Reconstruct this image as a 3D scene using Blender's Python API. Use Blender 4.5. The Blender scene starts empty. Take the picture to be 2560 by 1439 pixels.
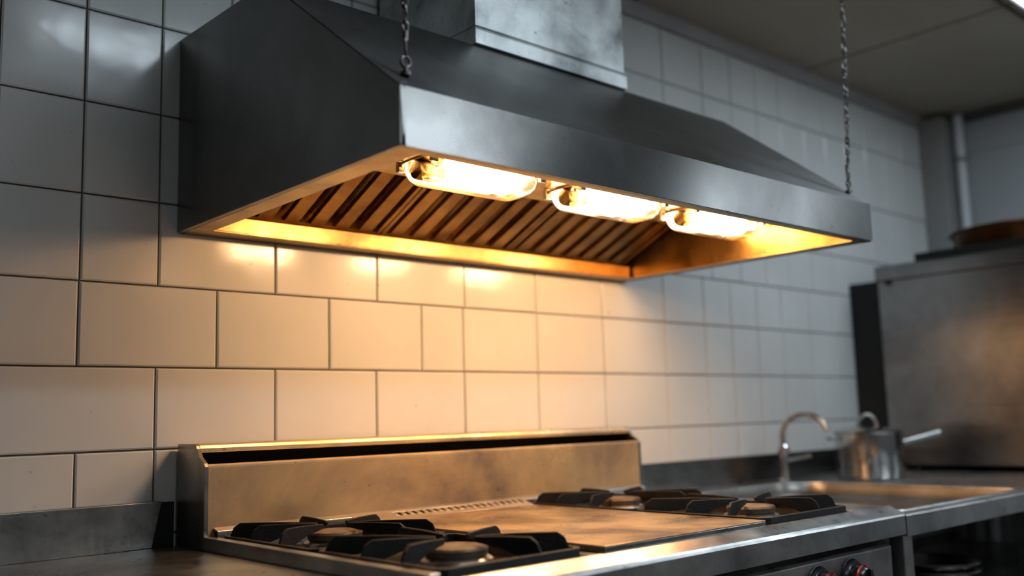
import bpy, bmesh, math, random
from mathutils import Vector, Matrix
random.seed(7)
S = bpy.context.scene
COL = S.collection
PI = math.pi

# ------------------------------------------------------------------ materials
def nm(name):
    m = bpy.data.materials.new(name); m.use_nodes = True
    nt = m.node_tree
    for n in list(nt.nodes): nt.nodes.remove(n)
    out = nt.nodes.new('ShaderNodeOutputMaterial')
    return m, nt, out

def mapped_noise(nt, scale, stretch=(1, 1, 1), detail=6, rough=.6, dist=0.0):
    tc = nt.nodes.new('ShaderNodeTexCoord'); mp = nt.nodes.new('ShaderNodeMapping')
    mp.inputs['Scale'].default_value = stretch
    n = nt.nodes.new('ShaderNodeTexNoise'); n.inputs['Scale'].default_value = scale
    n.inputs['Detail'].default_value = detail; n.inputs['Roughness'].default_value = rough
    n.inputs['Distortion'].default_value = dist
    nt.links.new(tc.outputs['Object'], mp.inputs['Vector']); nt.links.new(mp.outputs['Vector'], n.inputs['Vector'])
    return n.outputs['Fac']

def ramp(nt, fac, stops):
    r = nt.nodes.new('ShaderNodeValToRGB')
    els = r.color_ramp.elements
    while len(els) > 1: els.remove(els[0])
    els[0].position = stops[0][0]; els[0].color = tuple(stops[0][1]) + (1,)
    for p, c in stops[1:]:
        e = els.new(p); e.color = tuple(c) + (1,)
    nt.links.new(fac, r.inputs['Fac'])
    return r.outputs['Color']

def g(v): return (v, v, v)

def steel(name, dark=(.30, .30, .29), light=(.60, .60, .58), rough=(.24, .42), nscale=3.0, brush=None,
          brush_amt=.05, spots=0.0, metallic=1.0, aniso=None):
    m, nt, out = nm(name)
    b = nt.nodes.new('ShaderNodeBsdfPrincipled'); nt.links.new(b.outputs[0], out.inputs[0])
    b.inputs['Metallic'].default_value = metallic
    if aniso:
        cx = nt.nodes.new('ShaderNodeCombineXYZ')
        for i in range(3): cx.inputs[i].default_value = aniso[1][i]
        b.inputs['Anisotropic'].default_value = aniso[0]
        nt.links.new(cx.outputs[0], b.inputs['Tangent'])
    f = mapped_noise(nt, nscale, (1, 1, 1), 7, .62, .4)
    colr = ramp(nt, f, [(.32, dark), (.62, light)])
    if spots:
        f3 = mapped_noise(nt, 55, (1, 1, 1), 2, .5)
        sp = ramp(nt, f3, [(.69, (1, 1, 1)), (.76, g(1 - spots))])
        mx = nt.nodes.new('ShaderNodeMix'); mx.data_type = 'RGBA'; mx.blend_type = 'MULTIPLY'
        mx.inputs['Factor'].default_value = 1
        nt.links.new(colr, mx.inputs['A']); nt.links.new(sp, mx.inputs['B']); colr = mx.outputs['Result']
    nt.links.new(colr, b.inputs['Base Color'])
    f2 = mapped_noise(nt, nscale * (1.7 if not aniso else 1.0), (1, 1, 1), 8 if not aniso else 2, .7 if not aniso else .4)
    rr = ramp(nt, f2, [(.3, g(rough[1])), (.7, g(rough[0]))])
    nt.links.new(rr, b.inputs['Roughness'])
    if brush:
        fb = mapped_noise(nt, 60, brush, 3, .5)
        bp = nt.nodes.new('ShaderNodeBump'); bp.inputs['Strength'].default_value = brush_amt
        bp.inputs['Distance'].default_value = .01
        nt.links.new(fb, bp.inputs['Height']); nt.links.new(bp.outputs[0], b.inputs['Normal'])
    return m

def plain(name, col, rough=.5, metallic=0.0, nscale=None, var=.25, bump=0, spec=.5, coat=0):
    m, nt, out = nm(name)
    b = nt.nodes.new('ShaderNodeBsdfPrincipled'); nt.links.new(b.outputs[0], out.inputs[0])
    b.inputs['Metallic'].default_value = metallic; b.inputs['Roughness'].default_value = rough
    b.inputs['Specular IOR Level'].default_value = spec
    b.inputs['Coat Weight'].default_value = coat
    f = mapped_noise(nt, nscale or 5, (1, 1, 1), 6, .6)
    c = ramp(nt, f, [(.3, tuple(x * (1 - var) for x in col)), (.7, tuple(min(1, x * (1 + var * .4)) for x in col))])
    nt.links.new(c, b.inputs['Base Color'])
    if bump:
        f2 = mapped_noise(nt, (nscale or 5) * 8, (1, 1, 1), 4, .6)
        bp = nt.nodes.new('ShaderNodeBump'); bp.inputs['Strength'].default_value = bump; bp.inputs['Distance'].default_value = .004
        nt.links.new(f2, bp.inputs['Height']); nt.links.new(bp.outputs[0], b.inputs['Normal'])
    return m

def emit(name, col, strength):
    m, nt, out = nm(name)
    e = nt.nodes.new('ShaderNodeEmission'); e.inputs[0].default_value = tuple(col) + (1,); e.inputs[1].default_value = strength
    nt.links.new(e.outputs[0], out.inputs[0]); return m

def tile_mat():
    m, nt, out = nm('glazed_tile')
    b = nt.nodes.new('ShaderNodeBsdfPrincipled'); nt.links.new(b.outputs[0], out.inputs[0])
    f = mapped_noise(nt, 2.2, (1, 1, 1), 4, .5)
    c = ramp(nt, f, [(.3, (.60, .61, .59)), (.7, (.68, .685, .66))])
    f3 = mapped_noise(nt, 38, (1, 1, 1), 2, .5)
    sp = ramp(nt, f3, [(.74, (1, 1, 1)), (.80, (.45, .4, .34))])
    mx = nt.nodes.new('ShaderNodeMix'); mx.data_type = 'RGBA'; mx.blend_type = 'MULTIPLY'; mx.inputs['Factor'].default_value = .6
    nt.links.new(c, mx.inputs['A']); nt.links.new(sp, mx.inputs['B'])
    nt.links.new(mx.outputs['Result'], b.inputs['Base Color'])
    f2 = mapped_noise(nt, 7, (1, 1, 1), 6, .65)
    nt.links.new(ramp(nt, f2, [(.3, g(.22)), (.65, g(.11))]), b.inputs['Roughness'])
    f4 = mapped_noise(nt, 5, (1, 1, 1), 3, .5)
    bp = nt.nodes.new('ShaderNodeBump'); bp.inputs['Strength'].default_value = .09; bp.inputs['Distance'].default_value = .02
    nt.links.new(f4, bp.inputs['Height']); nt.links.new(bp.outputs[0], b.inputs['Normal'])
    return m

def glass_mat():
    m, nt, out = nm('lamp_glass')
    fr = nt.nodes.new('ShaderNodeFresnel'); fr.inputs[0].default_value = 1.5
    tr = nt.nodes.new('ShaderNodeBsdfTransparent'); tr.inputs[0].default_value = (1, .93, .80, 1)
    gl = nt.nodes.new('ShaderNodeBsdfGlossy'); gl.inputs['Roughness'].default_value = .08
    mx = nt.nodes.new('ShaderNodeMixShader')
    nt.links.new(fr.outputs[0], mx.inputs[0]); nt.links.new(tr.outputs[0], mx.inputs[1]); nt.links.new(gl.outputs[0], mx.inputs[2])
    nt.links.new(mx.outputs[0], out.inputs[0]); return m

M = {}
M['tile'] = tile_mat()
M['grout'] = plain('grout', (.13, .115, .10), .9, var=.5, nscale=9)
M['hood'] = steel('hood_steel', (.125, .122, .114), (.205, .202, .194), (.24, .32), 2.6, None, .025, .30, 1.0, (.75, (0, .05, 1)))
M['hood_side'] = M['hood']
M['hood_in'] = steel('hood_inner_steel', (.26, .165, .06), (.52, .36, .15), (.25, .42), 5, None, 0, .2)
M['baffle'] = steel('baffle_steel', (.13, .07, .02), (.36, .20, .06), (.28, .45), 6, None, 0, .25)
M['galv'] = steel('galvanised_steel', (.26, .28, .28), (.72, .75, .74), (.34, .50), 5, (1, 1, .08), .05, .55, .7)
M['range'] = steel('range_steel', (.26, .255, .25), (.52, .51, .49), (.22, .42), 4, (.06, 1, 1), .06, .25)
M['guard'] = steel('backguard_steel', (.19, .155, .135), (.88, .60, .29), (.22, .44), 1.9, None, .05, .4, .62)  # gold tone has the lamps' orange light put into the base colour
M['sink'] = steel('sink_steel', (.16, .14, .12), (.34, .31, .28), (.26, .4), 4)
M['counter'] = steel('counter_steel', (.17, .165, .15), (.40, .39, .37), (.22, .42), 5, (1, 1, .2), .05, .45)
M['griddle'] = steel('griddle_plate', (.10, .04, .012), (.66, .45, .22), (.22, .42), 4.5, (.08, 1, 1), .08, .55, .7)  # stained plate; the lamps' orange light is also put into its gold tone
M['iron'] = plain('cast_iron', (.013, .011, .010), .55, .1, 30, .5, .4, .35)
M['tray'] = plain('greasy_tray', (.06, .035, .018), .35, .6, 14, .7, .3)
M['cap'] = plain('burner_cap_rust', (.24, .17, .11), .55, .55, 25, .55, .3)
M['holder'] = steel('brass_holder', (.10, .06, .02), (.26, .17, .06), (.25, .4), 20)
M['burner'] = steel('burner_steel', (.22, .2, .18), (.5, .48, .45), (.25, .4), 12)
M['black'] = plain('slot_shade_black', (.006, .006, .006), .7)
M['blackplastic'] = plain('black_plastic', (.012, .012, .012), .25, spec=.6)
M['red'] = plain('red_plastic', (.45, .012, .008), .3, spec=.5)
M['chrome'] = steel('chrome', (.6, .6, .6), (.75, .75, .75), (.12, .2), 4)
M['pot'] = steel('pot_steel', (.40, .39, .38), (.58, .57, .55), (.13, .2), 4, (1, 1, .05), .03)
M['cabinet'] = steel('cabinet_steel', (.17, .16, .155), (.34, .325, .315), (.18, .28), 2.2, (1, .05, 1), .06, .3)
M['darksteel'] = plain('dark_metal', (.018, .017, .016), .6, .4)  # plain dark metal; also paints the shadow beside the left splashback
M['chain'] = plain('weathered_chain', (.16, .15, .14), .38, .9, 60, .4)
M['ceiling'] = plain('ceiling_board', (.36, .34, .285), .8, nscale=1.5, var=.15)
M['seam'] = plain('ceiling_seam', (.11, .09, .045), .9)
M['wallp'] = plain('painted_panel', (.36, .38, .385), .55, nscale=1.2, var=.12)
M['trim'] = plain('painted_trim', (.42, .41, .42), .5, nscale=4, var=.2)
M['trimdark'] = plain('dark_trim', (.09, .085, .08), .6)
M['pipe'] = plain('white_pipe', (.62, .64, .66), .35, nscale=3, var=.1)
M['pipegrey'] = plain('grey_casing', (.27, .265, .255), .6, nscale=3, var=.1)
M['floor'] = plain('floor_quarry', (.10, .075, .06), .5, nscale=4, var=.3)
M['room'] = plain('room_wall_paint', (.16, .16, .155), .8, nscale=1.2, var=.1)
M['copper'] = plain('brown_pan', (.13, .055, .018), .30, .85, 10, .4)
M['blacktray'] = plain('black_tray', (.015, .013, .012), .4, .5)
M['glass'] = glass_mat()
M['warm'] = emit('lamp_glow', (1.0, .62, .35), 96)
M['cool'] = emit('ceiling_light_glow', (.74, .88, 1.0), 13)
M['cool_near'] = emit('ceiling_light_glow_near', (.76, .89, 1.0), 44)
M['cool_mid'] = emit('ceiling_light_glow_mid', (.76, .89, 1.0), 15)
M['fixture'] = plain('white_enamel', (.7, .7, .7), .4)

# ------------------------------------------------------------------ helpers
def link(name, me, mat, parent=None, smooth=False):
    o = bpy.data.objects.new(name, me); COL.objects.link(o)
    if mat is not None:
        for mm in (mat if isinstance(mat, (list, tuple)) else [mat]): me.materials.append(mm)
    if smooth:
        for p in me.polygons: p.use_smooth = True
    if parent is not None:
        o.parent = parent
        o.matrix_parent_inverse = Matrix.Translation(-Vector(parent.location))
    return o

def tag(o, label=None, cat=None, group=None, kind=None):
    if label: o['label'] = label
    if cat: o['category'] = cat
    if group: o['group'] = group
    if kind: o['kind'] = kind
    return o

def thing(name, loc, label, cat, group=None):
    o = bpy.data.objects.new(name, None); COL.objects.link(o); o.location = loc
    o.empty_display_size = .05
    return tag(o, label, cat, group)

class B:
    """collects shapes in world coordinates into one mesh"""
    def __init__(s): s.bm = bmesh.new(); s.mi = 0
    def face(s, vs):
        f = s.bm.faces.new(vs); f.material_index = s.mi; return f
    def box(s, x0, x1, y0, y1, z0, z1):
        v = [s.bm.verts.new((x, y, z)) for x in (x0, x1) for y in (y0, y1) for z in (z0, z1)]
        for q in ((0, 1, 3, 2), (4, 6, 7, 5), (0, 4, 5, 1), (2, 3, 7, 6), (0, 2, 6, 4), (1, 5, 7, 3)):
            s.face([v[i] for i in q])
        return s
    def prism(s, pts, a0, a1, axis='x'):
        """polygon extruded along axis: pts are the other two coordinates in order"""
        def mk(p, a):
            if axis == 'x': return (a, p[0], p[1])
            if axis == 'y': return (p[0], a, p[1])
            return (p[0], p[1], a)
        A = [s.bm.verts.new(mk(p, a0)) for p in pts]; Bv = [s.bm.verts.new(mk(p, a1)) for p in pts]
        n = len(pts)
        s.face(A); s.face(Bv[::-1])
        for i in range(n): s.face([A[i], Bv[i], Bv[(i + 1) % n], A[(i + 1) % n]])
        return s
    def hexa(s, P):
        """8 corner points ordered like box()"""
        v = [s.bm.verts.new(p) for p in P]
        for q in ((0, 1, 3, 2), (4, 6, 7, 5), (0, 4, 5, 1), (2, 3, 7, 6), (0, 2, 6, 4), (1, 5, 7, 3)):
            s.face([v[i] for i in q])
        return s
    def lathe(s, prof, c=(0, 0, 0), n=40, mat=None):
        rings = []
        for r, z in prof:
            rings.append([s.bm.verts.new(mat_apply(mat, (r * math.cos(2 * PI * i / n), r * math.sin(2 * PI * i / n), z), c)) for i in range(n)])
        for a, b in zip(rings[:-1], rings[1:]):
            for i in range(n): s.face([a[i], a[(i + 1) % n], b[(i + 1) % n], b[i]])
        if prof[0][0] > 1e-6: s.face(rings[0][::-1])
        if prof[-1][0] > 1e-6: s.face(rings[-1])
        return s
    def tube(s, path, r, n=10, closed=False, radii=None):
        P = [Vector(p) for p in path]; m = len(P); rings = []
        up = None
        for i in range(m):
            if closed: t = (P[(i + 1) % m] - P[i - 1]).normalized()
            else: t = (P[min(i + 1, m - 1)] - P[max(i - 1, 0)]).normalized()
            if up is None:
                up = Vector((0, 0, 1)) if abs(t.z) < .9 else Vector((1, 0, 0))
            u = (up - t * up.dot(t)).normalized(); w = t.cross(u); up = u
            rr = radii[i] if radii else r
            rings.append([s.bm.verts.new(P[i] + (u * math.cos(2 * PI * k / n) + w * math.sin(2 * PI * k / n)) * rr) for k in range(n)])
        rng = range(m) if closed else range(m - 1)
        for i in rng:
            a = rings[i]; b = rings[(i + 1) % m]
            for k in range(n): s.face([a[k], a[(k + 1) % n], b[(k + 1) % n], b[k]])
        if not closed: s.face(rings[0][::-1]); s.face(rings[-1])
        return s
    def build(s, name, mat, parent=None, smooth=False, bevel=0, seg=2, angle=35):
        bmesh.ops.remove_doubles(s.bm, verts=s.bm.verts, dist=1e-7)
        bmesh.ops.recalc_face_normals(s.bm, faces=s.bm.faces)
        me = bpy.data.meshes.new(name); s.bm.to_mesh(me); s.bm.free()
        o = link(name, me, mat, parent, smooth)
        if bevel:
            b = o.modifiers.new('bevel', 'BEVEL'); b.width = bevel; b.segments = seg; b.limit_method = 'ANGLE'
            b.angle_limit = math.radians(30); b.harden_normals = False
        if smooth:
            try:
                me.set_sharp_from_angle(angle=math.radians(angle))
            except Exception: pass
        return o

def mat_apply(mat, p, c):
    v = Vector(p)
    if mat is not None: v = mat @ v
    return v + Vector(c)

# ------------------------------------------------------------------ room
XW0, XW1, YF, ZC = -2.6, 4.26, -5.0, 2.72
XE, YE = 7.2, -2.3
FL = 0.0
# back wall: grout bed and every glazed tile as real geometry in one wall mesh
gap, tk, bv = .0042, .0065, .0035
b = B(); b.mi = 1
b.box(XW0, XW1 + .1, 0.0, .10, FL, ZC)
b.mi = 0
def tile(x0, x1, z0, z1):
    x0 += gap / 2; x1 -= gap / 2; z0 += gap / 2; z1 -= gap / 2
    jit = [random.uniform(-.0007, .0007) for _ in range(4)]
    o = [b.bm.verts.new(p) for p in ((x0, .001, z0), (x1, .001, z0), (x1, .001, z1), (x0, .001, z1))]
    m1 = [b.bm.verts.new(p) for p in ((x0, -tk * .6, z0), (x1, -tk * .6, z0), (x1, -tk * .6, z1), (x0, -tk * .6, z1))]
    f = [b.bm.verts.new(p) for p in ((x0 + bv, -tk + jit[0], z0 + bv), (x1 - bv, -tk + jit[1], z0 + bv), (x1 - bv, -tk + jit[2], z1 - bv), (x0 + bv, -tk + jit[3], z1 - bv))]
    for a, c in ((o, m1), (m1, f)):
        for i in range(4): b.face([a[i], a[(i + 1) % 4], c[(i + 1) % 4], c[i]])
    b.face(f)
def row(z0, z1, xs, lo, hi, step, fl=True, fr=True):
    J = sorted(x for x in xs if lo < x < hi)
    x = J[0]
    while fl and x - step > lo: x -= step; J.insert(0, x)
    x = J[-1]
    while fr and x + step < hi: x += step; J.append(x)
    J = [lo] + J + [hi]
    for a, c in zip(J[:-1], J[1:]):
        if c - a > .02: tile(a, c, z0, z1)
SP = .906
R1 = [1.207, 1.524, 1.862, 2.108, 2.285, 2.468, 2.652, 2.873, 3.06, 3.25]
zl = [.52, .715, .908, 1.1037, 1.2966, 1.4921]
row(.52, .715, [-.226, -.046, .14, .32], XW0, XW1, .184)
row(.715, .908, [-.046, .267], XW0, XW1, .315)
row(.908, 1.1037, [-.224, -.046, .267, .58, .899, 1.207, 1.524] + R1[2:], XW0, XW1, .184)
row(1.1037, 1.2966, [-.995, -.678, -.388, -.046, .267, .58, .899] + R1, XW0, XW1, .2)
row(1.2966, 1.4921, [-.856, -.541, -.226, .106, .428, .741] + [.898] + R1, XW0, XW1, .184)
up = [-.225, -.044, .140, .325, .510, .70]
row(1.4921, 1.6966, [-.225, -.044, .267, .586], XW0, SP, .184, True, False)
for z0, z1 in ((1.6966, 1.9171), (1.9171, 2.142), (2.142, 2.37), (2.37, 2.60), (2.60, ZC)):
    row(z0, z1, up, XW0, SP, .184)
row(1.4921, 1.677, R1, SP, XW1, .19, False, True)
RU = [1.15, 1.40, 1.66, 1.923, 2.175, 2.372, 2.555, 2.733, 2.926, 3.11]
for z0, z1 in ((1.677, 1.859), (1.859, 2.135), (2.135, 2.435), (2.435, 2.655)):
    row(z0, z1, RU, SP, XW1, .19)
o = b.build('wall_back', [M['tile'], M['grout']]); tag(o, kind='structure')

o = B().box(XW0 - .1, XW0, YF, .1, FL, ZC).build('wall_left', M['room']); tag(o, kind='structure')
o = B().box(XW0 - .1, XE + .1, YF - .1, YF, FL, ZC).build('wall_front', M['room']); tag(o, kind='structure')
b = B()
b.box(XW1, XW1 + .1, YE, 0, FL, ZC)
b.box(XW1, XE + .1, YE, YE + .1, FL, ZC)
b.box(XE, XE + .1, YF, YE, FL, ZC)
for z0, z1 in ((2.49, 2.655), (1.75, 2.484), (1.0, 1.744), (.1, .994)):
    b.box(XW1 - .006, XW1 + .001, YE, -.004, z0, z1)
o = b.build('wall_right', M['wallp'], bevel=.002); tag(o, kind='structure')
o = B().box(XW0 - .1, XE + .1, YF - .1, .1, FL - .1, FL).build('floor', M['floor']); tag(o, kind='structure')
b = B(); b.mi = 1; b.box(XW0 - .1, XE + .1, YF - .1, .1, ZC, ZC + .1); b.mi = 0
xs = [XW0] + [2.955 - 1.2 * k for k in range(4, -1, -1)] + [4.155, 5.355, 6.555, XE]
ys = [YF] + [-.91 - 1.2 * k for k in range(3, -1, -1)] + [0]
for i in range(len(xs) - 1):
    for j in range(len(ys) - 1):
        b.box(xs[i] + .009, xs[i + 1] - .009, ys[j] + .009, ys[j + 1] - .009, ZC - .008, ZC + .001)
o = b.build('ceiling', [M['ceiling'], M['seam']], bevel=.002); tag(o, kind='structure')
# cove trims
o = B().prism([(0, 2.657), (-.012, 2.657), (-.014, 2.675), (-.022, 2.69), (-.024, ZC - .008), (0, ZC - .008)], 1.0, XW1 - .01).build('trim_1', M['trim'])
tag(o, kind='structure')
o = B().box(XW1 - .022, XW1 - .007, YE + .01, -.03, 2.662, ZC - .009).build('trim_2', M['trimdark'], bevel=.003); tag(o, kind='structure')

# ------------------------------------------------------------------ ceiling lights
def ceiling_light(cx, cy, lx, ly, label, mat='cool'):
    t = thing('ceiling_light', (cx, cy, ZC - .008), label, 'ceiling light', 'surface mounted ceiling lights')
    z1 = ZC - .0085
    b = B(); b.prism([(cy - ly / 2, z1), (cy + ly / 2, z1), (cy + ly / 2, z1 - .03), (cy + ly / 2 - .012, z1 - .03), (cy + ly / 2 - .012, z1 - .008),
                      (cy - ly / 2 + .012, z1 - .008), (cy - ly / 2 + .012, z1 - .03), (cy - ly / 2, z1 - .03)], cx - lx / 2, cx + lx / 2)
    b.build('housing', M['fixture'], t)
    b = B(); b.prism([(cy - ly / 2 + .013, z1 - .010), (cy + ly / 2 - .013, z1 - .010), (cy + ly / 2 - .02, z1 - .038), (cy - ly / 2 + .02, z1 - .038)],
                     cx - lx / 2 + .004, cx + lx / 2 - .004)
    b.build('diffuser', M[mat], t)
    return t
ceiling_light(3.0, -1.12, 1.2, .30, 'bright white ceiling light at the top right corner of the photo')
ceiling_light(.82, -1.52, 1.4, .26, 'white ceiling light above and in front of the extractor hood, out of the picture', 'cool_mid')
ceiling_light(-.5, -3.9, 1.2, .30, 'added fill light behind the camera at the left of the room, out of picture', 'cool_mid')  # unseen fill light, added to bring cool light to the lower left tiles
ceiling_light(2.0, -3.55, 1.2, .30, 'white ceiling light behind the camera in the middle of the room, out of the picture', 'cool_near')
ceiling_light(5.3, -3.6, 1.5, .30, 'white ceiling light at the far end of the room, out of the picture', 'cool_near')

# ------------------------------------------------------------------ exhaust hood
HX0, HX1, HY, HB, HT, RY, RZ, GZ = 0.0, 1.6556, -.9487, 1.6267, 1.7358, -.4652, 2.105, 2.120
hood = thing('exhaust_hood', (HX0, 0, HB), 'large stainless steel extractor hood hanging over the range', 'extractor hood')
t_ = .012
prof = [(-.008, HB), (HY, HB), (HY, HT), (RY, RZ), (-.008, GZ)]
inn = [(-.020, HB), (HY + t_, HB), (HY + t_, HT - .006), (RY - .004, RZ - .016), (-.020, GZ - .014)]
b = B()
b.prism(prof, HX0, HX0 + t_)
b.prism(prof, HX1 - t_, HX1)
b.box(HX0 + t_, HX1 - t_, HY, HY + t_, HB, HT)                                     # front band
dy, dz = RY - HY, RZ - HT; L = math.hypot(dy, dz); ny, nz = dz / L * t_, -dy / L * t_
b.prism([(HY, HT), (RY, RZ), (RY + ny, RZ + nz), (HY + ny, HT + nz - .002)], HX0 + t_, HX1 - t_)   # front slope
b.prism([(RY, RZ), (-.008, GZ), (-.008, GZ - t_), (RY + ny, RZ - t_)], HX0 + t_, HX1 - t_)          # top
b.box(HX0 + t_, HX1 - t_, -.020, -.008, HB, GZ - t_)                              # back
b.build('canopy', M['hood'], hood, bevel=.0022, seg=2)
# returned rim around the opening
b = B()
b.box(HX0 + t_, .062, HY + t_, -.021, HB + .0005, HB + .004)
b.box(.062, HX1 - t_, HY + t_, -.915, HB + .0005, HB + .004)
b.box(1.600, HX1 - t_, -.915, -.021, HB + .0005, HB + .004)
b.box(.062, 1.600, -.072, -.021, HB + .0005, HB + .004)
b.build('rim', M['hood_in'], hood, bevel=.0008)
# inner upstands of the opening (left, right, rear gutter)
b = B()
b.prism([(-.072, HB + .004), (-.066, HB + .004), (-.066, 1.664), (-.060, 1.664), (-.060, 1.668), (-.072, 1.668)], .062, 1.600)
b.build('gutter', M['hood_in'], hood, bevel=.0008)
b = B()
b.prism([(-.03, HB + .004), (-.597, HB + .004), (-.597, 1.985), (-.475, 2.075), (-.03, 2.09)], 1.612, 1.618)
b.prism([(-.600, HB + .004), (-.93, HB + .004), (-.93, 1.728), (-.600, 1.977)], 1.606, 1.612)
b.build('end_liner', M['baffle'], hood, bevel=.001)
# light shelf: folded channel that carries the lamps
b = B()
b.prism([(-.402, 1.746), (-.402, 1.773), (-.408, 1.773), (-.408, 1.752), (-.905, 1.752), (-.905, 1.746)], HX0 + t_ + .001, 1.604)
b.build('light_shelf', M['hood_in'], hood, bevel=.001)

# baffle filters: three lift-out panels, each a frame with folded vertical channels
ang = math.atan2(.112, .247)     # slope of the filter bank
def fpt(x, s, h):
    """x along the hood, s up the slope from the gutter, h height off the filter plane (towards the opening)"""
    y = -.072 - s * math.cos(ang); z = 1.668 + s * math.sin(ang)
    return (x, y + h * -math.sin(ang) * 1.0, z - h * math.cos(ang))
def fbox(b, x0, x1, s0, s1, h0, h1):
    b.hexa([fpt(x, s, h) for x in (x0, x1) for s in (s0, s1) for h in (h0, h1)])
FLn = .50
def filt(x0, x1, n):
    b = B()
    # dark gaps come from real depth: back plates sit 22 mm behind the front channels
    fbox(b, x0, x1, 0.0, FLn, -.040, -.037)
    fbox(b, x0, x1, 0.0, .012, -.037, 0)
    fbox(b, x0, x1, FLn - .012, FLn, -.037, 0)
    fbox(b, x0, x0 + .012, .012, FLn - .012, -.037, .001)
    fbox(b, x1 - .012, x1, .012, FLn - .012, -.037, .001)
    p = (x1 - x0 - .024) / n
    for k in range(n):
        a = x0 + .012 + p * k
        w = p * .54
        c0 = a + (p - w) * .5
        # front channel: face with two lips folded back
        fbox(b, c0, c0 + w, .004, FLn - .012, -.003, 0)
        fbox(b, c0, c0 + .002, .004, FLn - .012, -.016, -.003)
        fbox(b, c0 + w - .002, c0 + w, .004, FLn - .012, -.016, -.003)
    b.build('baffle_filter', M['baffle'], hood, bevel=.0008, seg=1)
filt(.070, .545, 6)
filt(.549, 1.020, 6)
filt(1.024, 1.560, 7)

# three bulkhead lamps under the shelf
def capsule(b, x0, x1, cy, ztop, hw, h, n=10, wall=None):
    """elongated glass cover: stadium-like rounded outline, domed underneath"""
    rings = []
    steps = 7
    for k in range(steps + 1):
        a = k / steps * PI / 2
        ins = (1 - math.cos(a)) * h * .75
        z = ztop - h * math.sin(a)
        pts = []
        r = max(.030 - ins * .4, .012)
        X0, X1, W = x0 + ins * 1.0, x1 - ins * 1.0, hw - ins * .75
        for (cx_, cy_, a0) in ((X1 - r, cy + W - r, 0), (X0 + r, cy + W - r, PI / 2), (X0 + r, cy - W + r, PI), (X1 - r, cy - W + r, 1.5 * PI)):
            for q in range(7):
                t = a0 + q / 6 * PI / 2
                pts.append(b.bm.verts.new((cx_ + r * math.cos(t), cy_ + r * math.sin(t), z)))
        rings.append(pts)
    m = len(rings[0])
    for A, C_ in zip(rings[:-1], rings[1:]):
        for i in range(m): b.face([A[i], A[(i + 1) % m], C_[(i + 1) % m], C_[i]])
    b.face(rings[-1]); b.face(rings[0][::-1])
    return b
LY = -.57
def lamp(x0, label):
    x1 = x0 + .345
    t = thing('hood_lamp', (x0 + .17, LY, 1.746), label, 'lamp', 'glass lamps under the front of the hood')
    zt = 1.734
    b = B(); b.box(x0 + .02, x1 - .02, LY - .045, LY + .045, 1.737, 1.7455)
    b.build('mounting_plate', M['hood_in'], t, bevel=.002)
    gl = capsule(B(), x0, x1, LY, zt, .060, .050).build('glass_cover', M['glass'], t, smooth=True, angle=60)
    # metal ring that seats the cover
    b = B()
    ring = []
    for (cx_, cy_, a0) in ((x1 - .03, LY + .060 - .03, 0), (x0 + .03, LY + .060 - .03, PI / 2), (x0 + .03, LY - .062 + .03, PI), (x1 - .03, LY - .062 + .03, 1.5 * PI)):
        for q in range(7):
            a = a0 + q / 6 * PI / 2; ring.append((cx_ + .0325 * math.cos(a), cy_ + .0325 * math.sin(a), zt + .001))
    b.tube(ring, .0032, 8, closed=True)
    b.build('seat_ring', M['hood_in'], t, smooth=True)
    # lamp holder at the left end: collar, socket and screws
    rot = Matrix.Rotation(PI / 2, 3, 'Y')
    b = B(); b.lathe([(.0, -.030), (.020, -.030), (.022, -.024), (.022, .010), (.019, .016), (.019, .040), (.0, .040)], (x0 + .036, LY, 1.7125), 28, rot)
    b.build('lamp_holder', M['holder'], t, smooth=True)
    for dy in (-.064, .064):
        for xc in (x0 + .010, x1 - .006):
            b = B(); b.box(xc - .009, xc + .009, LY + dy - .006, LY + dy + .006, 1.718, 1.745)
            b.build('clip', M['chrome'], t, bevel=.002)
    # glowing element
    b = B(); capsule(b, x0 + .098, x1 - .030, LY, zt - .004, .040, .034)
    b.build('bulb', M['warm'], t, smooth=True, angle=60)
    return t
lamp(.305, 'glowing glass lamp nearest the left corner of the hood')
lamp(.775, 'middle one of the three glowing glass lamps under the hood')
lamp(1.245, 'glowing glass lamp farthest right under the hood')

# ------------------------------------------------------------------ duct
duct = thing('exhaust_duct', (.87, -.25, 2.10), 'square galvanised steel exhaust duct rising from the hood to the ceiling', 'duct')
DX0, DX1 = .588, 1.165
b = B(); b.box(DX0, DX1, RY + .001, -.03, 2.160, ZC - .009)
b.build('duct_body', M['galv'], duct, bevel=.003)
b = B(); b.prism([(RY - .004, RZ + .006), (RY - .004, 2.150), (RY - .002, 2.153), (RY - .002, 2.156), (-.026, 2.156), (-.026, 2.1245), (RY + .03, 2.1095)], DX0 - .004, DX1 + .004)
b.build('flange', M['galv'], duct, bevel=.002)

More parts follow.
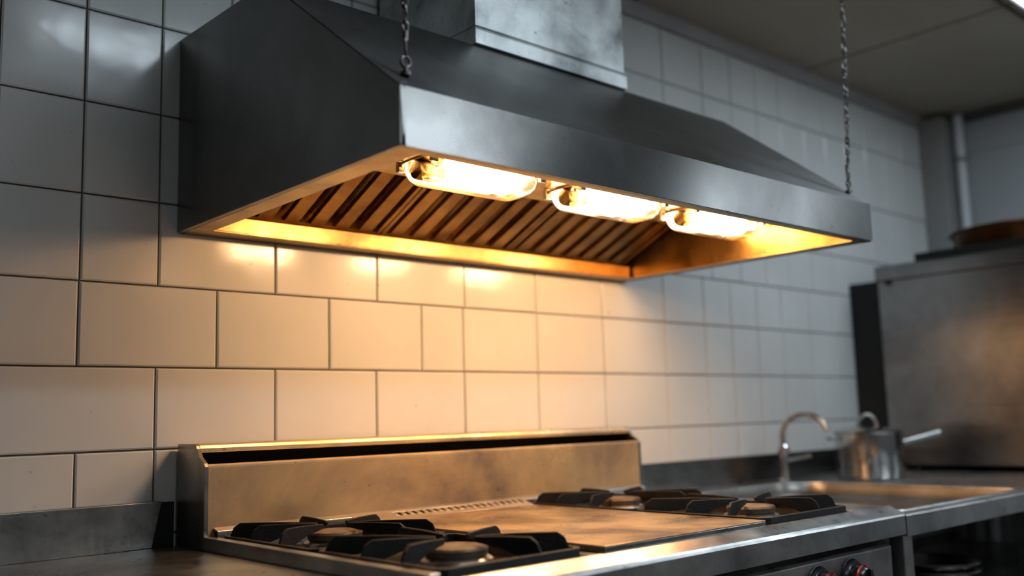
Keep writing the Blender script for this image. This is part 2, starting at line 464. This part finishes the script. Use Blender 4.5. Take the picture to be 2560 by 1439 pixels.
# ------------------------------------------------------------------ chains
def chain(x, y, z, xt, label):
    t = thing('suspension_chain', (x, y, z), label, 'chain', 'chains holding up the front of the hood')
    # eye bolt
    b = B()
    b.lathe([(0, -.004), (.010, -.004), (.010, .003), (.0045, .004), (.0045, .016), (0, .016)], (x, y, z + .004), 14)
    b.tube([(x + .010 * math.cos(a), y, z + .026 + .010 * math.sin(a)) for a in [k / 16 * 2 * PI for k in range(16)]], .0034, 8, closed=True)
    b.build('eye_bolt', M['chain'], t, smooth=True)
    b = B()
    z0 = z + .045
    loop = []
    for k in range(20):
        a = k / 20 * 2 * PI
        loop.append((x + .0045 * math.sin(a), y + .006 * math.sin(a), z0 + .010 - .018 * math.cos(a)))
    b.tube(loop, .0028, 8, closed=True)
    b.tube([(x, y, z + .066), (x, y, z + .084)], .006, 10)
    b.build('shackle', M['chain'], t, smooth=True)
    # twisted links up to the ceiling
    b = B(); zz = z + .080; i = 0
    top = ZC - .012
    pitch = .0165
    while zz < top - .02:
        f = (zz - z) / (top - z); cx = x + (xt - x) * f
        a = math.radians(38 * i)
        loop = []
        for k in range(14):
            q = k / 14 * 2 * PI
            w = .0056 * math.sin(q); hgt = .0125 * -math.cos(q)
            tw = a + .5 * math.cos(q)
            loop.append((cx + w * math.cos(tw), y + w * math.sin(tw), zz + .0125 + hgt))
        b.tube(loop, .0024, 6, closed=True)
        zz += pitch; i += 1
    b.build('links', M['chain'], t, smooth=True)
    b = B(); b.lathe([(0, ZC - .0085), (.016, ZC - .0085), (.014, ZC - .016), (.004, ZC - .02), (.004, zz - .0), (0, zz)], (xt, y, 0), 16)
    b.build('ceiling_anchor', M['chain'], t, smooth=True)
    return t
chain(.050, -.900, 1.776, .048, 'twisted steel chain holding up the left front corner of the hood')
chain(1.630, -.900, 1.776, 1.700, 'twisted steel chain holding up the right front corner of the hood')

# ------------------------------------------------------------------ cooking range
X0, X1 = .005, 1.507
rng_ = thing('cooking_range', (.75, -.5, 0), 'stainless steel commercial range with open burners and a central griddle', 'cooking range')
b = B()
b.box(X0 + .012, X1 - .012, -1.0, -.02, .12, .868)
b.build('body', M['range'], rng_, bevel=.004)
for (lx, ly) in ((.08, -.92), (1.43, -.92), (.08, -.10), (1.43, -.10)):
    B().lathe([(0, 0), (.028, 0), (.028, .01), (.018, .02), (.018, .13), (0, .13)], (lx, ly, 0), 18).build('leg', M['range'], rng_, smooth=True)
# top frame: side rims, dividers, rear ledge, rolled front ledge
b = B()
b.box(X0, .028, -1.004, -.166, .869, .908)
b.box(.028, .955, -1.000, -.02, .869, .873)
b.box(.955, 1.335, -1.000, -.02, .869, .873)
b.box(1.335, X1, -1.004, -.166, .869, .897)
b.box(.378, .408, -1.002, -.19, .873, .896)
b.box(.950, .958, -1.002, -.19, .873, .896)
b.prism([(-1.000, .869), (-1.000, .8965), (-1.006, .8975), (-1.012, .897), (-1.046, .8815), (-1.0505, .878), (-1.053, .873), (-1.053, .826), (-1.040, .826), (-1.040, .862)], X0, X1)
b.build('top_frame', M['range'], rng_, bevel=.0015)
# rear ledge with vent slots
b = B()
def lp_(t, d=0): return (-.168 - .0605 * t, .927 - .0180 * t - d)
def strip(x0, x1, t0, t1): b.prism([lp_(t0), lp_(t1), lp_(t1, .004), lp_(t0, .004)], x0, x1)
strip(.380, .500, 0, 1);
strip(.028, .380, 0, .36); strip(.960, 1.495, 0, .36)
b.box(.028, .380, -.190, -.188, .876, .9185); b.box(.960, 1.495, -.190, -.188, .876, .9185)
strip(.500, .958, 0, .28); strip(.500, .958, .66, 1)
b.box(.380, .958, -.2285, -.2265, .876, .909)
n = 19
for k in range(n + 1):
    xk = .506 + k * (.4455 / n)
    strip(xk - .0065, xk + .0065, .28, .66)
b.build('vent_strip', M['range'], rng_, bevel=.0006, seg=1)
# backguard
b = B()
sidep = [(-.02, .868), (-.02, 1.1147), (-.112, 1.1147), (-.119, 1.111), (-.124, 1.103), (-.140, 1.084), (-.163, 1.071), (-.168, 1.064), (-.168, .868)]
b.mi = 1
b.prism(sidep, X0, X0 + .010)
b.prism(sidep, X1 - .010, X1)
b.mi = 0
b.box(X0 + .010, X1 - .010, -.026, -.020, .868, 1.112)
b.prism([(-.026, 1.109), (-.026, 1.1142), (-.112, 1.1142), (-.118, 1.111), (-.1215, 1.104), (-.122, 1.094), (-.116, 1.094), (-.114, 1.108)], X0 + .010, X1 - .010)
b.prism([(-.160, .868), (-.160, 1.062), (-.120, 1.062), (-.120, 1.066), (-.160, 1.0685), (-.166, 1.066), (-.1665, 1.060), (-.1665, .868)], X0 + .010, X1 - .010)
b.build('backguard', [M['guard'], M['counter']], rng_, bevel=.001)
b = B(); b.box(X0 + .012, X1 - .012, -.030, -.0265, .95, 1.106); b.box(X0 + .012, X1 - .012, -.150, -.030, 1.050, 1.055)  # black sheets stand in for the shade inside the backguard slot
b.build('slot_shade', M['black'], rng_)
# griddle plate
b = B()
b.prism([(.414, -1.007), (.945, -1.007), (.945, -.230), (.414, -.230)], .9065, .9095, 'z')
b.mi = 1
b.prism([(.4145, -1.0065), (.9445, -1.0065), (.9445, -.2305), (.4145, -.2305)], .8965, .9064, 'z')
b.build('griddle_plate', [M['griddle'], M['counter']], rng_, bevel=.0008)
# control panel + side posts
b = B(); b.prism([(-1.000, .66), (-1.030, .655), (-1.032, .80), (-1.000, .822)], X0 + .02, 1.462)
b.build('control_panel', M['range'], rng_, bevel=.002)
def knob(cx):
    cz, y0 = .745, -1.0315
    rx = Matrix.Rotation(PI / 2, 3, 'X')
    b = B(); b.lathe([(0, 0), (.047, 0), (.048, .004), (.045, .010), (.040, .014), (0, .014)], (cx, y0, cz), 36, rx)
    k = b.build('knob', M['blackplastic'], rng_, smooth=True)
    tag(k, label='black control knob with red grip edges')
    b = B(); b.lathe([(0, .013), (.030, .013), (.032, .018), (.031, .040), (.027, .046), (0, .046)], (cx, y0, cz), 30, rx)
    for a in range(0, 360, 30): pass
    b.build('grip', M['blackplastic'], k, smooth=True)
    b = B()
    for s in (-1, 1):
        pts = []
        for q in range(13):
            a = math.radians(90 + s * (14 + 150 * q / 12))
            pts.append((cx + .0325 * math.cos(a), y0 - .032, cz + .0325 * math.sin(a)))
        b.tube(pts, .0038, 8)
    b.build('red_stripe', M['red'], k, smooth=True)
    b = B(); b.box(cx - .006, cx + .006, y0 - .055, y0 - .045, cz - .026, cz + .028)
    b.build('pointer', M['blackplastic'], k, bevel=.002)
knob(1.105); knob(1.255)

# burners
def burner(cx, cy):
    b = B(); b.lathe([(.0, .873), (.085, .873), (.088, .877), (.060, .882), (.058, .890), (0, .890)], (cx, cy, 0), 40)
    k = b.build('burner', M['tray'], rng_, smooth=True)
    b = B(); b.lathe([(0, .886), (.066, .886), (.071, .889), (.069, .896), (.061, .901), (0, .901)], (cx, cy, 0), 40)
    b.build('burner_ring', M['burner'], k, smooth=True)
    b = B(); b.lathe([(0, .900), (.054, .900), (.0585, .903), (.0605, .914), (.058, .9185), (.050, .9198), (.012, .9205), (0, .9205)], (cx, cy, 0), 48)
    b.build('burner_cap', M['cap'], k, smooth=True)
BUR = [(.203, -.825), (.205, -.395), (1.140, -.835), (1.150, -.385)]
for c in BUR: burner(*c)
# dark drip trays in the wells
b = B()
b = None
for a, c in ((.030, .376), (.960, 1.333)): B().box(a, c, -.998, -.191, .8732, .8755).build('drip_tray', M['tray'], rng_)

# cast iron grates: liftable, each one a thing
def grate(x0, x1, y0, y1, c, label):
    b = B(); zt, zb = .9115, .896
    w = .013
    # octagonal-cornered frame
    ch = .018
    def ringpts(i): return [(x0 + ch + i * .4, y0 + i), (x1 - ch - i * .4, y0 + i), (x1 - i, y0 + ch + i * .4), (x1 - i, y1 - ch - i * .4), (x1 - ch - i * .4, y1 - i), (x0 + ch + i * .4, y1 - i), (x0 + i, y1 - ch - i * .4), (x0 + i, y0 + ch + i * .4)]
    O, I = ringpts(0), ringpts(w)
    vo0 = [b.bm.verts.new((p[0], p[1], zb)) for p in O]; vo1 = [b.bm.verts.new((p[0], p[1], zt)) for p in O]
    vi0 = [b.bm.verts.new((p[0], p[1], zb)) for p in I]; vi1 = [b.bm.verts.new((p[0], p[1], zt)) for p in I]
    for i in range(8):
        j = (i + 1) % 8
        b.face([vo0[i], vo0[j], vo1[j], vo1[i]]); b.face([vi0[i], vi1[i], vi1[j], vi0[j]])
        b.face([vo1[i], vo1[j], vi1[j], vi1[i]]); b.face([vo0[i], vi0[i], vi0[j], vo0[j]])
    # fins: upright plates, high shoulder near the frame, falling towards the tip
    cx, cy = c
    ends = [(x0 + .006, cy - .055), (x0 + .006, cy + .075), (x0 + .008, y1 - .028), (cx + .020, y1 - .006),
            (x1 - .006, cy + .060), (x1 - .012, y0 + .030), (cx + .065, y0 + .006)]
    for ex, ey in ends:
        d = Vector((cx - ex, cy - ey, 0)); Ld = d.length; d.normalize()
        nrm = Vector((-d.y, d.x, 0)) * .0035
        tip = Ld - .042
        pr = [(-.004, .897), (.010, .930), (.024, .9395), (tip * .6, .9395), (tip, .937), (tip + .004, .933), (tip - .004, .926), (tip * .6, .917), (.045, .903), (.03, .897)]
        E_ = Vector((ex, ey, 0))
        A = [b.bm.verts.new(E_ + d * p[0] + nrm + Vector((0, 0, p[1]))) for p in pr]
        Bv = [b.bm.verts.new(E_ + d * p[0] - nrm + Vector((0, 0, p[1]))) for p in pr]
        b.face(A); b.face(Bv[::-1])
        for i in range(len(pr)): b.face([A[i], Bv[i], Bv[(i + 1) % len(pr)], A[(i + 1) % len(pr)]])
    # feet
    for fx, fy in ((x0 + .01, y0 + .05), (x1 - .01, y0 + .05), (x0 + .01, y1 - .05), (x1 - .01, y1 - .05)):
        b.box(fx - .006, fx + .006, fy - .006, fy + .006, .8755, zb + .002)
    o = b.build('burner_grate', M['iron'], None, bevel=.0016, seg=2)
    tag(o, label, 'burner grate', 'cast iron grates over the burners')
    return o
grate(.032, .374, -.998, -.598, BUR[0], 'black cast iron grate over the front left burner, nearest the camera')
grate(.032, .374, -.590, -.196, BUR[1], 'black cast iron grate over the back left burner, by the backguard')
grate(.962, 1.330, -.998, -.598, BUR[2], 'black cast iron grate over the front right burner beside the sink table')
grate(.962, 1.330, -.590, -.196, BUR[3], 'black cast iron grate over the back right burner behind the griddle')

# ------------------------------------------------------------------ left counter
cn = thing('steel_counter', (-.7, -.6, 0), 'stainless steel counter with upturned back edge to the left of the range', 'counter')
b = B(); b.box(-1.35, -.003, -1.20, -.031, .845, .880)
b.build('worktop', M['counter'], cn, bevel=.003)
b = B(); b.prism([(-1.35, .880), (-.058, .880), (-.036, .985), (-1.35, .985)], -.034, -.0075, 'y')
b.build('splashback', M['counter'], cn, bevel=.002)
b = B(); b.box(-.060, -.001, -.018, -.0075, .860, .981)  # strip coloured dark in place of the shadow between splashback and range
b.build('shaded_end_strip', M['darksteel'], cn)
for lx, ly in ((-1.3, -1.15), (-.06, -1.15), (-1.3, -.1), (-.06, -.1)):
    B().box(lx - .02, lx + .02, ly - .02, ly + .02, 0, .845).build('leg', M['counter'], cn)

# ------------------------------------------------------------------ sink table
st = thing('sink_table', (2.7, -.5, 0), 'long stainless steel table with a wide sink, right of the range', 'sink table')
TX0, TX1, TZ = 1.513, 4.08, .877
ox0, ox1, oy0, oy1, rc = 1.545, 2.350, -1.020, -.215, .13
def rrect(x0, x1, y0, y1, r, n=8, rs=None):
    P = []
    rs = rs or [r, r, r, r]
    for (cx_, cy_, a0, rr) in ((x1, y1, 0, rs[0]), (x0, y1, PI / 2, rs[1]), (x0, y0, PI, rs[2]), (x1, y0, 1.5 * PI, rs[3])):
        ccx = cx_ - rr if cx_ == x1 else cx_ + rr
        ccy = cy_ - rr if cy_ == y1 else cy_ + rr
        for q in range(n + 1):
            a = a0 + q / n * PI / 2
            P.append((ccx + rr * math.cos(a), ccy + rr * math.sin(a)))
    return P
# worktop as a plate with a rounded opening
b = B()
outer = []
opn = rrect(ox0, ox1, oy0, oy1, rc, 8, [.16, .16, .03, .03])
# project every opening vertex on to the outer rectangle so that both loops have the same count
def outpt(p):
    cx_, cy_ = (ox0 + ox1) / 2, (oy0 + oy1) / 2
    hx, hy = (ox1 - ox0) / 2, (oy1 - oy0) / 2
    dx, dy = (p[0] - cx_) / hx, (p[1] - cy_) / hy
    m_ = max(abs(dx), abs(dy)); dx /= m_; dy /= m_
    x = (TX0 if dx < 0 else 2.44); y = (-1.050 if dy < 0 else -.024)
    if abs(dx) >= .999: yy = cy_ + dy * hy; yy = -1.050 + (dy + 1) / 2 * (1.050 - .024); return (x, yy)
    xx = TX0 + (dx + 1) / 2 * (2.44 - TX0); return (xx, y)
opn_o = [outpt(p) for p in opn]
n = len(opn)
Vi = [b.bm.verts.new((p[0], p[1], TZ)) for p in opn]; Vo = [b.bm.verts.new((p[0], p[1], TZ)) for p in opn_o]
for i in range(n): b.face([Vi[i], Vi[(i + 1) % n], Vo[(i + 1) % n], Vo[i]])
b.box(2.44, TX1, -1.050, -.024, TZ - .006, TZ)
b.prism([(-1.053, .820), (-1.053, .871), (-1.0505, .876), (-1.046, .8775), (-1.040, .8775), (-1.040, .820)], TX0, TX1)
b.box(TX0, TX0 + .004, -1.04, -.024, .820, TZ)
b.build('worktop', M['range'], st)
# basin: wall and floor
b = B()
lv = [(0, TZ), (.004, TZ - .008), (.006, TZ - .034), (.022, TZ - .050)]
rings = []
for ins, z in lv:
    P = rrect(ox0 + ins, ox1 - ins, oy0 + ins, oy1 - ins, 0, 8, [.16 - ins * .5, .16 - ins * .5, .03, .03] if ins < .03 else [.14, .14, .05, .05])
    rings.append([b.bm.verts.new((p[0], p[1], z)) for p in P])
for A, C_ in zip(rings[:-1], rings[1:]):
    for i in range(n): b.face([A[i], A[(i + 1) % n], C_[(i + 1) % n], C_[i]])
b.face(rings[-1])
b.build('basin', M['sink'], st, smooth=True)
b = B(); b.tube([(p[0], p[1], TZ + .002) for p in rrect(ox0 - .004, ox1 + .004, oy0 - .004, oy1 + .004, 0, 8, [.16, .16, .03, .03])], .0055, 8, closed=True)
b.build('rim', M['range'], st, smooth=True)
b = B(); b.box(TX0 - .0, 3.19, -.024, -.0075, .85, .980)
b.build('splashback', M['cabinet'], st, bevel=.002)
for lx, ly in ((1.562, -1.010), (2.385, -1.010), (4.04, -1.01), (1.562, -.08), (2.385, -.08), (4.04, -.08)):
    B().box(lx - .030, lx + .022, ly - .02, ly + .02, 0, .86).build('leg', M['range'], st, bevel=.003)
b = B(); b.box(1.55, 4.05, -.98, -.06, .47, .49); b.build('undershelf', M['counter'], st, bevel=.002)

# nested bowls on the undershelf
for k in range(3):
    b = B(); z = .4905 + k * .026
    b.lathe([(.0, z), (.075, z), (.115, z + .03), (.148, z + .085), (.158, z + .088), (.158, z + .091), (.146, z + .089), (.112, z + .034), (.073, z + .004), (0, z + .004)], (2.375, -.70, 0), 44)
    o = b.build('mixing_bowl', M['pot'], None, smooth=True)
    tag(o, ['lowest steel bowl of the nested stack on the shelf under the sink table', 'middle steel bowl of the nested stack on the shelf under the sink table',
            'topmost steel bowl of the nested stack on the shelf under the sink table'][k], 'bowl', 'nested bowls under the sink table')

# faucet
fx, fy = 2.372, -.150
fa = thing('faucet', (fx, fy, TZ), 'gooseneck kitchen faucet behind the sink, in front of the tiled wall', 'faucet')
b = B(); b.lathe([(0, TZ), (.026, TZ), (.026, TZ + .008), (.017, TZ + .016), (.015, TZ + .10), (.021, TZ + .105), (.023, TZ + .135), (.015, TZ + .145), (0, TZ + .145)], (fx, fy, 0), 24)
b.build('base', M['chrome'], fa, smooth=True)
path = [(fx, fy, TZ + .13), (fx, fy, TZ + .175)]
for k in range(1, 15):
    a = PI - k / 14 * PI * .92
    path.append((fx, fy - .100 - .100 * math.cos(a), TZ + .175 + .085 * math.sin(a)))
b = B(); b.tube(path, .0105, 12)
b.build('spout', M['burner'], fa, smooth=True)
b = B(); b.tube([(fx + .015, fy - .01, TZ + .085), (fx + .045, fy - .045, TZ + .092), (fx + .06, fy - .085, TZ + .10)], .007, 10)
b.build('lever', M['chrome'], fa, smooth=True)

# saucepan
px, py, pz, pr_ = 2.715, -.325, TZ + .0005, .130
sp = thing('saucepan', (px, py, pz), 'lidded stainless steel saucepan with a long handle beside the faucet', 'saucepan')
b = B(); b.lathe([(0, pz), (pr_ - .012, pz), (pr_ - .003, pz + .004), (pr_, pz + .014), (pr_, pz + .176), (pr_ + .005, pz + .180), (pr_ + .005, pz + .184), (pr_ - .003, pz + .184), (pr_ - .003, pz + .01), (0, pz + .006)], (px, py, 0), 56)
b.build('body', M['pot'], sp, smooth=True)
b = B(); b.lathe([(0, pz + .205), (.05, pz + .203), (.10, pz + .196), (pr_ - .002, pz + .189), (pr_ + .004, pz + .187), (pr_ + .004, pz + .1845), (0, pz + .1845)], (px, py, 0), 56)
lid = b.build('lid', M['pot'], sp, smooth=True)
dv = Vector((.7446, -.6668, 0))
lp = [Vector((px, py, pz + .198)) + dv * (.038 * math.cos(a)) + Vector((0, 0, .052 * math.sin(a))) for a in [k / 14 * PI for k in range(15)]]
b = B(); b.tube(lp, .007, 10); b.build('lid_handle', M['burner'], lid, smooth=True)
h0 = Vector((px, py, pz + .135)) + dv * (pr_ - .003)
b = B(); b.tube([h0, h0 + dv * .03 + Vector((0, 0, .006)), h0 + dv * .16 + Vector((0, 0, .035))], .01, 10, radii=[.008, .010, .013])
b.build('handle', M['counter'], sp, smooth=True)
h1 = Vector((px, py, pz + .158)) - dv * (pr_ - .003)
b = B(); nn = Vector((dv.y, -dv.x, 0))
b.tube([h1 + nn * .03, h1 + nn * .028 - dv * .03, h1 - dv * .036, h1 - nn * .028 - dv * .03, h1 - nn * .03], .006, 8)
b.build('side_handle', M['burner'], sp, smooth=True)

# tall steel cabinet standing on the table
cb = thing('steel_cabinet', (3.6, -.65, TZ), 'tall stainless steel cabinet standing on the table at the right edge', 'cabinet')
b = B(); b.box(3.200, 3.99, -1.16, -.168, .903, 1.722); b.build('body', M['cabinet'], cb, bevel=.004)
b = B(); b.prism([(3.190, 1.724), (3.190, 1.782), (3.196, 1.790), (3.995, 1.790), (3.995, 1.724)], -1.17, -.160, 'y'); b.build('top_cap', M['cabinet'], cb, bevel=.003)
for lx, ly in ((3.27, -1.08), (3.27, -.26), (3.93, -1.08), (3.93, -.26)):
    B().lathe([(0, TZ + .0005), (.022, TZ + .0005), (.018, .903), (0, .903)], (lx, ly, 0), 14).build('foot', M['blackplastic'], cb, smooth=True)
b = B(); b.box(3.1935, 3.1995, -.235, -.205, 1.700, 1.722); b.build('bracket', M['darksteel'], cb)
o = B().box(3.235, 3.33, -.155, -.0085, TZ + .0005, 1.730).build('dark_panel', M['darksteel'], None, bevel=.004)  # plain dark upright filling the space between wall and cabinet
tag(o, 'dark upright panel between the tiled wall and the steel cabinet', 'flue')

# trays and pans on the cabinet
b = B(); b.prism([(3.30, -.98), (3.95, -.98), (3.95, -.30), (3.30, -.30)], 1.7905, 1.795, 'z')
for q in ((3.30, 3.306, -.98, -.30), (3.944, 3.95, -.98, -.30), (3.306, 3.944, -.98, -.974), (3.306, 3.944, -.306, -.30)): b.box(*q, 1.795, 1.842)
o = b.build('roasting_tray', M['blacktray'], None, bevel=.002)
tag(o, 'black rectangular roasting tray lying on top of the steel cabinet', 'tray')
pcx, pcy = 3.625, -.640
PL = ['lowest brown round pan of the stack on the cabinet', 'second lowest brown round pan of the stack on the cabinet', 'third brown round pan from the bottom of the stack on the cabinet',
      'third brown round pan from the top of the stack on the cabinet', 'brown round pan just below the topmost one on the cabinet', 'wide rimmed brown pan on top of the stack on the cabinet']
for k in range(6):
    z = 1.7955 + k * .0215; R_ = .262 + .002 * k
    rim = .022 if k == 5 else .008
    b = B(); b.lathe([(0, z), (R_ - .022, z), (R_ - .010, z + .004), (R_ - .004, z + .018), (R_ + rim, z + .0205), (R_ + rim, z + .0235 + (.006 if k == 5 else 0)), (R_ - .006, z + .0235), (R_ - .024, z + .008), (0, z + .006)], (pcx, pcy, 0), 72)
    o = b.build('round_pan', M['copper'], None, smooth=True)
    tag(o, PL[k], 'pan', 'round pans stacked on the cabinet')

# corner pipe casing and pipe
o = B().box(4.10, 4.252, -.135, -.010, 0.0005, 2.69).build('pipe_casing', M['pipegrey'], None, bevel=.006)
tag(o, 'grey boxed pipe casing in the corner behind the cabinet', 'pipe casing')
pp = thing('wall_pipe', (4.22, -.17, 0), 'thin white pipe running down the corner beside the grey casing', 'pipe')
B().lathe([(0, .0005), (.026, .0005), (.026, 2.70), (0, 2.70)], (4.215, -.172, 0), 24).build('pipe', M['pipe'], pp, smooth=True)
B().lathe([(.0, 2.44), (.031, 2.44), (.031, 2.47), (0, 2.47)], (4.215, -.172, 0), 24).build('coupling', M['pipegrey'], pp, smooth=True)

# ------------------------------------------------------------------ camera
cam = bpy.data.cameras.new('camera'); co = bpy.data.objects.new('camera', cam); COL.objects.link(co)
f_px, sy = 2399.6718, 17.634
Rv = Vector((0.7446415339648145, -0.6668456355408746, -0.028738202007342496))
Uv = Vector((-0.06408769756055535, -0.11428850514601716, 0.9913782853244644))
Fv = Vector((0.6643807288866186, 0.7363796819247362, 0.12784056919659573))
mt = Matrix((Rv, Uv, -Fv)).transposed().to_4x4()
mt.translation = Vector((-0.9427507912969737, -2.2714494171339297, 1.1509909519750348))
co.matrix_world = mt
cam.sensor_fit = 'HORIZONTAL'; cam.sensor_width = 36; cam.lens = 36 * f_px / 2560
cam.shift_y = sy / 2560
cam.clip_start = .05
cam.dof.use_dof = True; cam.dof.focus_distance = 2.15; cam.dof.aperture_fstop = 1.25
S.camera = co

# ------------------------------------------------------------------ world and view
w = bpy.data.worlds.new('world'); S.world = w; w.use_nodes = True
w.node_tree.nodes['Background'].inputs[0].default_value = (.02, .022, .025, 1)
w.node_tree.nodes['Background'].inputs[1].default_value = 1
S.view_settings.view_transform = 'Standard'; S.view_settings.look = 'None'
S.view_settings.exposure = 0; S.view_settings.gamma = 1; S.view_settings.use_curve_mapping = False
